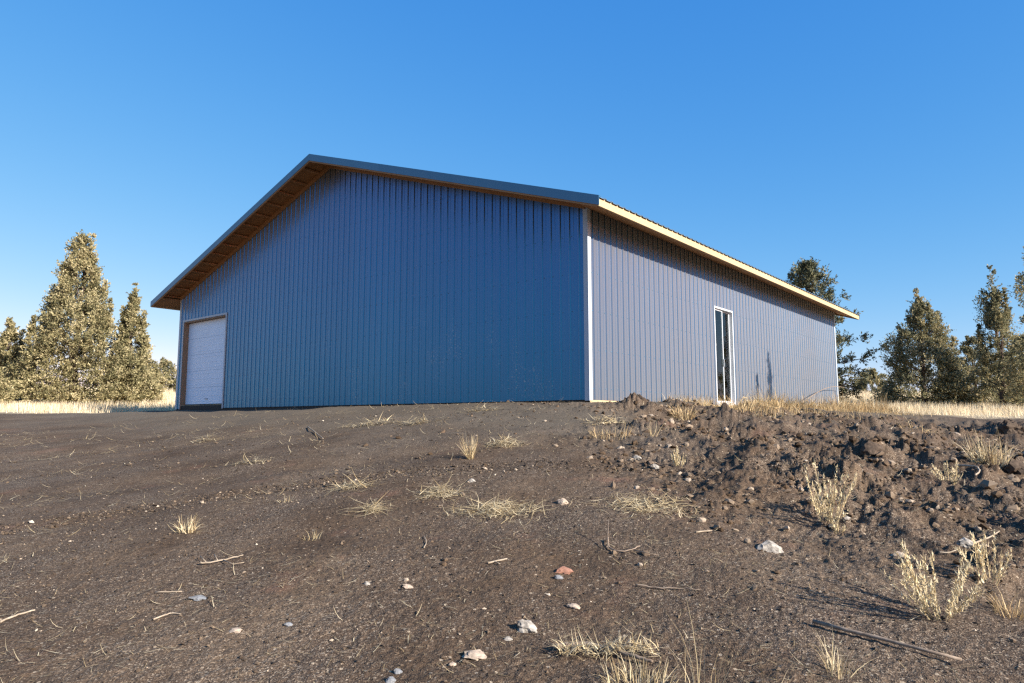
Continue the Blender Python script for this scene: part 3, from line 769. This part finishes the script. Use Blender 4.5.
for px, py, w, m, fl, lab in (
        (769, 551, 25, 'rock_white', .62, 'largest white rock, left of and above the pale yellow weed'),
        (527, 630, 22, 'rock_white', .65, 'angular pale rock above the flattened dead stalk'),
        (564, 572, 17, 'rock_red', .5, 'reddish flat rock with a small grey stone below it'),
        (559, 579, 9, 'rock_grey', .6, 'small grey stone touching the reddish flat rock'),
        (574, 607, 13, 'rock_tan', .35, 'flat tan stone between the reddish rock and the angular pale rock'),
        (199, 599, 15, 'rock_grey', .3, 'flat blue-grey stone right of the yellow straw stem'),
        (475, 657, 24, 'rock_tan', .3, 'irregular flat tan stone left of the angular pale rock'),
        (398, 673, 9, 'rock_grey', .7, 'round grey pebble, upper of the two at the bottom edge'),
        (391, 682, 11, 'rock_grey', .7, 'rounder blue-grey pebble, lower of the two at the bottom edge'),
        (453, 665, 8, 'rock_tan', .6, 'small brown stone just left of the irregular flat tan stone'),
        (236, 632, 14, 'rock_tan', .4, 'two-toned flat tan stone below the white curved twig'),
        (508, 640, 9, 'rock_white', .5, 'small oval white stone left of the angular pale rock'),
        (367, 585, 7, 'rock_white', .8, 'little white pebble alone in the middle of the dirt'),
        (408, 587, 12, 'rock_tan', .35, 'flat buff stone right of the little white pebble'),
        (472, 482, 8, 'rock_white', .7, 'bright white pebble under the lone upright grass tuft'),
        (289, 626, 9, 'rock_grey', .5, 'pale grey chip on bare dirt right of the two-toned stone'),
        (965, 545, 16, 'rock_white', .7, 'pale lumpy rock beside the bleached twig at the right'),
        (899, 556, 14, 'rock_tan', .5, 'tan rock on the low dark heap right of the greenish weed'),
        (846, 519, 8, 'rock_white', .6, 'pale stone touching the foot of the greenish yellow weed'),
        (637, 459, 9, 'rock_white', .7, 'pale stone in the clods under the white corner trim'),
        (655, 468, 10, 'rock_white', .6, 'whitish stone right below the pale stone among the clods'),
        (563, 504, 12, 'rock_tan', .7, 'buff boulder-like stone left of the broad thin straw patch'),
        (1016, 470, 22, 'rock_dark', .8, 'dark blocky rock at the right edge under the dense yellow tuft'),
        (1010, 433, 26, 'rock_dark', .9, 'dark lump of dirt at the right edge beside the dense yellow tuft'),
        (872, 452, 24, 'rock_dark', .8, 'dark lump crowning the heaped dirt behind the greenish weed')):
    rock(px, py, w, m, lab, fl, GR)

def stick(name, pix, rad, m, label, cat, lift=.01, jit=.0, k=8, twigs=()):
    mb = MB(); pts = []
    for i_, (px, py) in enumerate(pix):
        x, y, z = at(px, py); pts.append(np.array([x, y, z+lift+rad]))
    P = []
    for _ in range(2 if len(pts) > 2 else 0):
        q_ = [pts[0]]
        for a, b in zip(pts, pts[1:]): q_ += [a*.75+b*.25, a*.25+b*.75]
        pts = q_+[pts[-1]]
    for a, b in zip(pts, pts[1:]):
        for q in np.linspace(0, 1, 5 if len(pts) < 4 else 2)[:-1]: P.append(a*(1-q)+b*q+rng.normal(0, jit, 3)*(1, 1, .6))
    P.append(pts[-1]); nn = len(P)
    # never below the ground
    P = [np.array([p[0], p[1], max(p[2], gz(p[0], p[1])+rad*.5)]) for p in P]
    mb.tube(P, [rad*(1.05-.45*i_/nn)*rng.uniform(.9, 1.1) for i_ in range(nn)], k)
    for tw in twigs:
        T = [np.array(at(*p)) + (0, 0, lift+rad*.6+h) for *p, h in [(q[0], q[1], q[2]) for q in tw]]
        mb.tube(T, [rad*.55*(1-.5*i_/len(T)) for i_ in range(len(T))], 6)
    o = mb.build(name, m, None, 0, True); tag(o, label, cat, 'dead sticks and twigs on the dirt'); return o
stick('stick', [(814, 626), (962, 666)], .0095, 'deadwood', 'long straight brown stick lying below the largest yellow weed', 'stick', .012, .002)
stick('twig', [(0, 624), (16, 617), (35, 612)], .006, 'palewood', 'straight buff twig running off the left edge', 'twig', .004, .001)
stick('twig', [(153, 622), (164, 617), (172, 615), (180, 616)], .0045, 'palewood', 'small white curved twig on the dirt', 'twig', .004, .001)
stick('twig', [(155, 594), (182, 593)], .004, 'palewood', 'yellow straw stem beside the flat blue-grey stone', 'twig', .004, .001)
stick('twig', [(200, 566), (215, 565), (228, 562), (243, 558)], .006, 'palewood', 'knobbly grey branchlet with side twigs, on open dirt at the left', 'twig', .012, .003,
      twigs=[[(206, 565, 0), (200, 561, .015)], [(222, 563, 0), (233, 568, .006), (244, 567, .01)], [(218, 564, 0), (214, 560, .02)]])
stick('twig', [(608, 541), (609, 552), (627, 555), (640, 549)], .005, 'deadwood', 'hooked grey twig bent upward at its left end', 'twig', .012, .003,
      twigs=[[(608, 551, .0), (608, 545, .05), (609, 540, .12)], [(632, 552, 0), (645, 557, .01), (659, 560, .01)]])
stick('twig', [(635, 588), (660, 590), (685, 591), (702, 592)], .0045, 'deadwood', 'crumbly pale dead stalk below the hooked grey twig', 'twig', .006, .004)
stick('twig', [(696, 534), (712, 532)], .006, 'palewood', 'short pale stick below the broad straw patch', 'twig', .004, .001)
stick('twig', [(975, 547), (990, 543), (1000, 538)], .006, 'palewood', 'bleached twig beside the pale lumpy rock', 'twig', .02, .001)
stick('twig', [(940, 556), (950, 556), (958, 553)], .005, 'palewood', 'short bleached twig left of the pale lumpy rock', 'twig', .01, .001)
stick('twig', [(488, 565), (496, 563), (507, 561)], .006, 'palewood', 'forked white splinter right of the buff stone', 'twig', .004, .001, twigs=[[(494, 563, 0), (500, 566, .004)]])
stick('twig', [(308, 428), (316, 434), (323, 440)], .010, 'palewood', 'buff stick pointing down the slope left of the thin straw strips', 'twig', .01, .002)
stick('twig', [(424, 549), (427, 543), (424, 538)], .004, 'palewood', 'tiny curled straw-coloured twig below the straw patches', 'twig', .004, .001)
stick('twig', [(957, 470), (975, 470), (981, 476), (976, 481)], .011, 'palewood', 'crooked pale root curling out of the heaped dirt at right', 'twig', .03, .004)
stick('dead_stalk', [(556, 652), (584, 649), (610, 655), (640, 664), (652, 668)], .011, 'deadwood', 'thick flattened dead stalk with bristles beside the sprawling dead grass', 'stalk', .012, .003,
      twigs=[])
# bristles along the stalk belong to its neighbourhood of dead straw
x, y, z = at(608, 658); s = pxm(608, 658)
n = 300; q = rng.uniform(-1, 1, n); base = np.stack([q*48*s, -q*.03+rng.normal(0, .008, n), .028+rng.uniform(-.02, .02, n)], -1)
V, F = ribbons(base, rng.uniform(0, 6.28, n), rng.uniform(.6, 1.7, n), rng.uniform(.03, .11, n), rng.uniform(.003, .007, n), rng.normal(.3, .5, n), 3)
o = mesh_np('straw_patch', settle(V, x, y), F, 'straw', shade=rep(rng.uniform(.2, 1, n), 8)); o.location = (x, y, z)
tag(o, 'bristly straw clinging along the thick flattened dead stalk', 'straw patch', GM)

# ------------------------------------------------------------------ trees
def leaves(centers, radii, per, lsize, elong=1.7, up=.55, axis=None, sprays=7):
    """feathery sprays: from each clump a few upswept twigs leave, set with small scale leaves"""
    nc = len(centers); ns = nc*sprays
    cs = np.repeat(np.arange(nc), sprays)
    ax0 = np.zeros((nc, 3)) if axis is None else axis
    out = centers-ax0; out[:, 2] *= .3; out /= np.linalg.norm(out, axis=1)[:, None]+.15
    d = out[cs]*.75+rng.normal(0, .62, (ns, 3)); d[:, 2] += up; d /= np.linalg.norm(d, axis=1)[:, None]
    ln = radii[cs]*rng.uniform(.9, 2.1, ns)
    p0 = centers[cs]+rng.normal(0, .33, (ns, 3))*radii[cs][:, None]
    k = max(2, per//sprays); sp = np.repeat(np.arange(ns), k); n = len(sp)
    u = rng.uniform(0, 1, n)
    p = p0[sp]+d[sp]*(u*ln[sp])[:, None]+rng.normal(0, .30, (n, 3))*((1-.8*u)*radii[cs][sp])[:, None]*.8
    ax = d[sp]+rng.normal(0, .55, (n, 3)); ax /= np.linalg.norm(ax, axis=1)[:, None]
    sd = np.cross(ax, rng.normal(size=(n, 3))); sd /= np.linalg.norm(sd, axis=1)[:, None]
    l = lsize*rng.uniform(.55, 1.3, n)[:, None]; w = l/elong
    V = np.stack([p-sd*w*.35, p+ax*l*.45-sd*w*.5, p+ax*l, p+ax*l*.45+sd*w*.5], 1)
    F = np.arange(n*4).reshape(n, 4)
    cr = rng.uniform(-.22, .22, nc); c2 = rng.uniform(-.2, .2, ns)
    S = np.clip(rng.uniform(.15, .75, n)+cr[cs][sp]+c2[sp]+.12*(u-.5), 0, 1)
    return V.reshape(-1, 3), F, np.repeat(S, 4)
def crown_centers(h, w, n, shape, low, seed, lead=()):
    g = np.random.default_rng(seed); out = []; rad = []
    ph = g.uniform(0, 6.28, 4)
    while len(out) < n:
        t = g.uniform(0, 1); a = g.uniform(0, 2*math.pi)
        if shape == 'cone': R_ = (1-t)**1.0*min(1, .84+t*2.2)+.03
        elif shape == 'egg': R_ = (math.sin(math.pi*min(1, (t*.72+.28)))**.8)*(1 if t > .12 else .8)
        else: R_ = (1-t)**.5*.8+.1
        if g.uniform() > .12+.88*min(1, R_): continue
        R_ *= 1+.22*math.sin(2*a+ph[0]+5*t)+.16*math.sin(3*a+ph[1]-9*t)+.12*math.sin(13*t+ph[2]+a)
        rho = R_*w/2*g.uniform(.25, 1)**.5
        z = low+(h-low)*t
        out.append((rho*math.cos(a), rho*math.sin(a), z)); rad.append((.09+.034*w*(1-.55*t))*g.uniform(.7, 1.35))
    for dx, dy, z0, z1, rr in lead:
        for q in np.linspace(0, 1, 9):
            out.append((dx*(1+.1*q)+g.normal(0, .03), dy+g.normal(0, .03), z0+(z1-z0)*q)); rad.append(rr*(1-.72*q))
    return np.array(out), np.array(rad)
def juniper(name, x, y, h, w, seed, label, group, m='juni', shape='cone', n=150, per=110, ls=.085, low=.05, lead=(), limbs=16, dead=0):
    z = gz(x, y); root = empty(name, (x, y, z)); tag(root, label, 'tree', group)
    g0 = np.random.default_rng(seed+77); lead = list(lead)
    for k in range(int(1+h*.8)):   # upright side leaders break the outline
        t = g0.uniform(.12, .86); a = g0.uniform(0, 6.28); rr = w/2*((1-t)**.85)*g0.uniform(.75, 1.08); ln = g0.uniform(.5, 1.1)*(.5+h*.09)
        lead.append((rr*math.cos(a), rr*math.sin(a), h*t-.3, h*t-.3+ln+.3, g0.uniform(.13, .24)))
    cs, rd = crown_centers(h, w, int(n*2.2), shape, low, seed, lead)
    V, F, S = leaves(cs, rd, per, ls)
    mesh_np('crown', V, F, m, root, shade=S)
    g = np.random.default_rng(seed+500); mb = MB()
    tr = [(g.normal(0, .03)*q*h*.5, g.normal(0, .03)*q*h*.5, -.15+q*h*.93) for q in np.linspace(0, 1, 7)]
    mb.tube(tr, [.028*h*(1-q)**.8+.012 for q in np.linspace(0, 1, 7)], 8)
    for k in range(limbs):
        c = cs[g.integers(0, n)]; zb_ = max(.1, c[2]*.62)
        q = zb_/h; bx = np.interp(zb_, [p[2] for p in tr], [p[0] for p in tr]); by = np.interp(zb_, [p[2] for p in tr], [p[1] for p in tr])
        md = ((bx+c[0])/2, (by+c[1])/2, (zb_+c[2])/2-.05*h*.3)
        mb.tube([(bx, by, zb_), md, tuple(c)], [.010*h*(1-q)+.008, .006*h*(1-q)+.006, .006], 6)
    mb.build('trunk', 'bark', root, 0, True)
    return root
def place(px, depth): return (px-512)/F_PX*depth, depth
GL = 'junipers left of the barn'; GRt = 'junipers right of the barn'
x, y = place(73, 33); juniper('juniper_tree', x, y, 8.0, 6.0, 11, 'tallest dense juniper left of the barn, broad olive-tan cone', GL, 'juni', 'cone', 440, 125, .09, .1, lead=((.45, 0, 5.9, 8.1, .30), (-.5, .1, 4.9, 6.6, .30), (-1.2, .1, 3.9, 5.3, .32), (1.1, 0, 4.2, 5.8, .3)))
x, y = place(129, 34); juniper('juniper_tree', x, y, 5.4, 2.7, 12, 'slimmer juniper with a spiky top, touching the right side of the tallest one', GL, 'juni', 'cone', 170, 120, .09, .1, lead=((0, 0, 3.6, 5.9, .26), (.5, 0, 3.0, 4.5, .24), (-.4, 0, 3.0, 4.7, .22)))
x, y = place(6, 34); juniper('juniper_tree', x, y, 4.0, 2.5, 13, 'shorter juniper cut by the left edge of the picture', GL, 'juni', 'cone', 150, 120, .09, .1, lead=((.5, 0, 2.2, 3.5, .25),))
x, y = place(-22, 29); juniper('juniper_tree', x, y, 3.4, 2.4, 14, 'juniper mostly beyond the left edge of the picture', GL, 'juni', 'cone', 90, 110, .085, .1)
x, y = place(150, 46); juniper('juniper_tree', x, y, 2.0, 1.9, 15, 'small far juniper on the straw rise, next to the slimmer one', GL, 'juni', 'egg', 50, 80, .11, .1, limbs=5)
x, y = place(165, 52); juniper('juniper_tree', x, y, 2.2, 2.2, 16, 'small far juniper on the straw rise, close to the barn', GL, 'junid', 'egg', 50, 80, .11, .1, limbs=5)
x, y = place(924, 34); juniper('juniper_tree', x, y, 5.2, 4.7, 21, 'dark open-branched juniper standing clear in the straw field', GRt, 'junid', 'cone', 230, 110, .085, .15, lead=((-.1, 0, 3.9, 5.6, .30), (.8, .1, 3.2, 4.5, .3), (-.8, .1, 2.8, 3.8, .3), (1.4, 0, 2.4, 3.3, .26)), limbs=30)
x, y = place(950, 32); juniper('juniper_tree', x, y, 2.6, 1.6, 22, 'shorter golden-olive juniper in front of the dark open-branched one', GRt, 'juni', 'cone', 80, 110, .08, .05)
x, y = place(975, 36); juniper('juniper_tree', x, y, 3.4, 2.2, 23, 'shadowy juniper wedged between the open-branched and the tall ones', GRt, 'junid', 'egg', 90, 110, .09, .05)
x, y = place(1002, 31); juniper('juniper_tree', x, y, 5.3, 2.9, 24, 'tall narrow juniper with an uneven top near the right edge', GRt, 'junid', 'cone', 130, 110, .08, .1, lead=((-.1, 0, 4.2, 6.3, .34), (-.4, .2, 3.6, 5.2, .42), (.5, .1, 3.0, 4.4, .4)), limbs=24)
x, y = place(1044, 28); juniper('juniper_tree', x, y, 6.2, 2.4, 25, 'tallest juniper at the right, cut by the picture edge', GRt, 'junid', 'cone', 70, 110, .08, .3, limbs=20, lead=((-.1, 0, 4.8, 6.6, .4), (-.5, 0, 4.2, 5.4, .45)))
x, y = place(1024, 36); juniper('juniper_tree', x, y, 3.6, 3.0, 26, 'low dark juniper behind the tall ones at the right edge', GRt, 'junid', 'egg', 110, 110, .09, .05)
x, y = place(872, 58); juniper('juniper_tree', x, y, 2.0, 2.6, 27, 'tiny distant juniper between the pine and the open-branched juniper', GRt, 'junid', 'egg', 50, 80, .12, .05, limbs=5)

def pine(name, x, y, h, seed, label):
    z = gz(x, y); root = empty(name, (x, y, z)); tag(root, label, 'tree')
    g = np.random.default_rng(seed); mb = MB()
    mb.tube([(0, 0, -.2), (.05, 0, h*.35), (-.05, .03, h*.7), (0, 0, h*.98)], [.17, .13, .075, .02], 9)
    cs, rd = [], []
    lv = [(.06, 1.9), (.13, 2.3), (.22, 2.9), (.33, 2.9), (.45, 2.4), (.56, 1.9), (.66, 1.7), (.75, 1.45), (.83, 1.15), (.91, .8), (.97, .4)]
    for q, ln in lv:
        k = int(g.integers(5, 8)); a0 = g.uniform(0, 6.28)
        for i_ in range(k):
            a = a0+6.28*i_/k+g.normal(0, .2); l = ln*g.uniform(.65, 1.15); zz = h*(q+g.normal(0, .012))
            tip = np.array([math.cos(a)*l, math.sin(a)*l, zz+l*(.18 if q > .5 else .02)+g.normal(0, .08)]); bs = np.array([0, 0, zz-.1])
            md = (tip+bs)/2+np.array([0, 0, -.10])
            mb.tube([bs, md, tip], [.055*(1.1-q)+.010, .034*(1.1-q)+.008, .008], 6)
            for u in np.linspace(.45, 1.02, 8 if q < .5 else 6):
                c = bs*(1-u)**2+2*md*u*(1-u)+tip*u*u
                sp = l*.16*u
                cs.append(c+g.normal(0, 1, 3)*np.array([sp, sp, .05])); rd.append(.21*g.uniform(.75, 1.25))
    cs.append((0, 0, h)); rd.append(.2)
    V, F, S = leaves(np.array(cs), np.array(rd), 84, .13, 2.6, .45)
    mesh_np('crown', V, F, 'pine', root, shade=S); mb.build('trunk', 'bark', root, 0, True)
x, y = place(812, 35.5); pine('pine_tree', x, y, 7.15, 5, 'open-branched pine behind the far end of the barn, half hidden by the roof')

# a slim juniper beside the barn, out of frame to the right, whose leaders throw the two spire shadows on the side wall
SUN_EL, SUN_B = R(24.0), R(-37.2)
sunv = np.array([math.cos(SUN_EL)*math.cos(SUN_B), math.cos(SUN_EL)*math.sin(SUN_B), math.sin(SUN_EL)])
def wall_at(px, py):
    u, v = (px-512)/F_PX, -(py-341.5)/F_PX; cp, sp = math.cos(PITCH), math.sin(PITCH)
    d = np.array([u, cp-v*sp, sp+v*cp]); n_ = np.array([-Ax, -Ay, 0]); c = np.array([CX, CY, 0])
    return d*(np.dot(c, n_)/np.dot(d, n_))
def slim(px, ytop, dist, w, seed, label):
    p = wall_at(px, ytop); tip = p+sunv*(dist/math.cos(SUN_EL))
    x, y = tip[0], tip[1]; z = gz(x, y)-EYE; h = tip[2]-z
    root = empty('juniper_tree', (x, y, z+EYE)); tag(root, label, 'tree', 'slim young junipers beyond the right edge')
    cs, rd = [], []
    g = np.random.default_rng(seed)
    for q in np.linspace(0, 1, 26):
        zz = h-.05-q*1.75; cs.append((g.normal(0, .02+.05*q), g.normal(0, .02+.05*q), zz)); rd.append(w*(.30+.75*q)*g.uniform(.7, 1.2))
    for q in np.linspace(0, 1, 40):
        a = g.uniform(0, 6.28); zz = (h-1.9)*(1-q)+.2; rr = (.25+.6*q)*g.uniform(.2, 1); cs.append((rr*math.cos(a), rr*math.sin(a), zz)); rd.append(.22)
    V, F, S = leaves(np.array(cs), np.array(rd), 90, .07); mesh_np('crown', V, F, 'junid', root, shade=S)
    mb = MB(); mb.tube([(0, 0, -.2), (.02, 0, h*.5), (0, 0, h*.96)], [.07, .04, .012], 7); mb.build('trunk', 'bark', root, 0, True)
slim(768.5, 355, 9.0, .21, 41, 'taller slim juniper standing beyond the right edge of the picture')
slim(757, 376, 8.6, .17, 42, 'shorter slim juniper standing beyond the right edge of the picture')

# ------------------------------------------------------------------ light
sc = bpy.context.scene
w = bpy.data.worlds.new('World'); sc.world = w; w.use_nodes = True; nt = w.node_tree
bg = nt.nodes['Background']; sky = nt.nodes.new('ShaderNodeTexSky'); sky.sky_type = 'NISHITA'; sky.sun_disc = False
sky.sun_elevation = SUN_EL; sky.sun_rotation = math.pi/2-SUN_B
sky.altitude = 1100; sky.air_density = .85; sky.dust_density = .5; sky.ozone_density = 2.2
# tone response of the clear winter sky: deeper towards the zenith, softer at the horizon
sp_ = nt.nodes.new('ShaderNodeSeparateColor'); cb_ = nt.nodes.new('ShaderNodeCombineColor'); nt.links.new(sky.outputs[0], sp_.inputs[0])
for ch, (k_, p_) in enumerate(((.106, 1.38), (.252, .70), (.60, .28))):
    pw = N(nt, 'ShaderNodeMath', operation='POWER'); pw.inputs[1].default_value = p_; nt.links.new(sp_.outputs[ch], pw.inputs[0])
    ml = N(nt, 'ShaderNodeMath', operation='MULTIPLY'); ml.inputs[1].default_value = k_/.238; nt.links.new(pw.outputs[0], ml.inputs[0])
    nt.links.new(ml.outputs[0], cb_.inputs[ch])
nt.links.new(cb_.outputs[0], bg.inputs[0])
bg.inputs[1].default_value = .10
sd = bpy.data.lights.new('sun', 'SUN'); sun = bpy.data.objects.new('sun', sd); C.objects.link(sun)
sd.energy = 4.9; sd.angle = R(.53); sd.color = (1, .945, .87)
from mathutils import Vector
sun.rotation_euler = Vector(sunv).to_track_quat('Z', 'Y').to_euler(); sun.location = (30, -4, 25)
vs = sc.view_settings; vs.view_transform = 'Standard'; vs.look = 'None'; vs.exposure = 1.25; vs.gamma = 1; vs.use_curve_mapping = False
sc.cycles.max_bounces = 6; sc.cycles.use_denoising = False; sc.cycles.use_adaptive_sampling = False; sc.cycles.filter_width = 1.35; sc.cycles.sample_clamp_indirect = 4
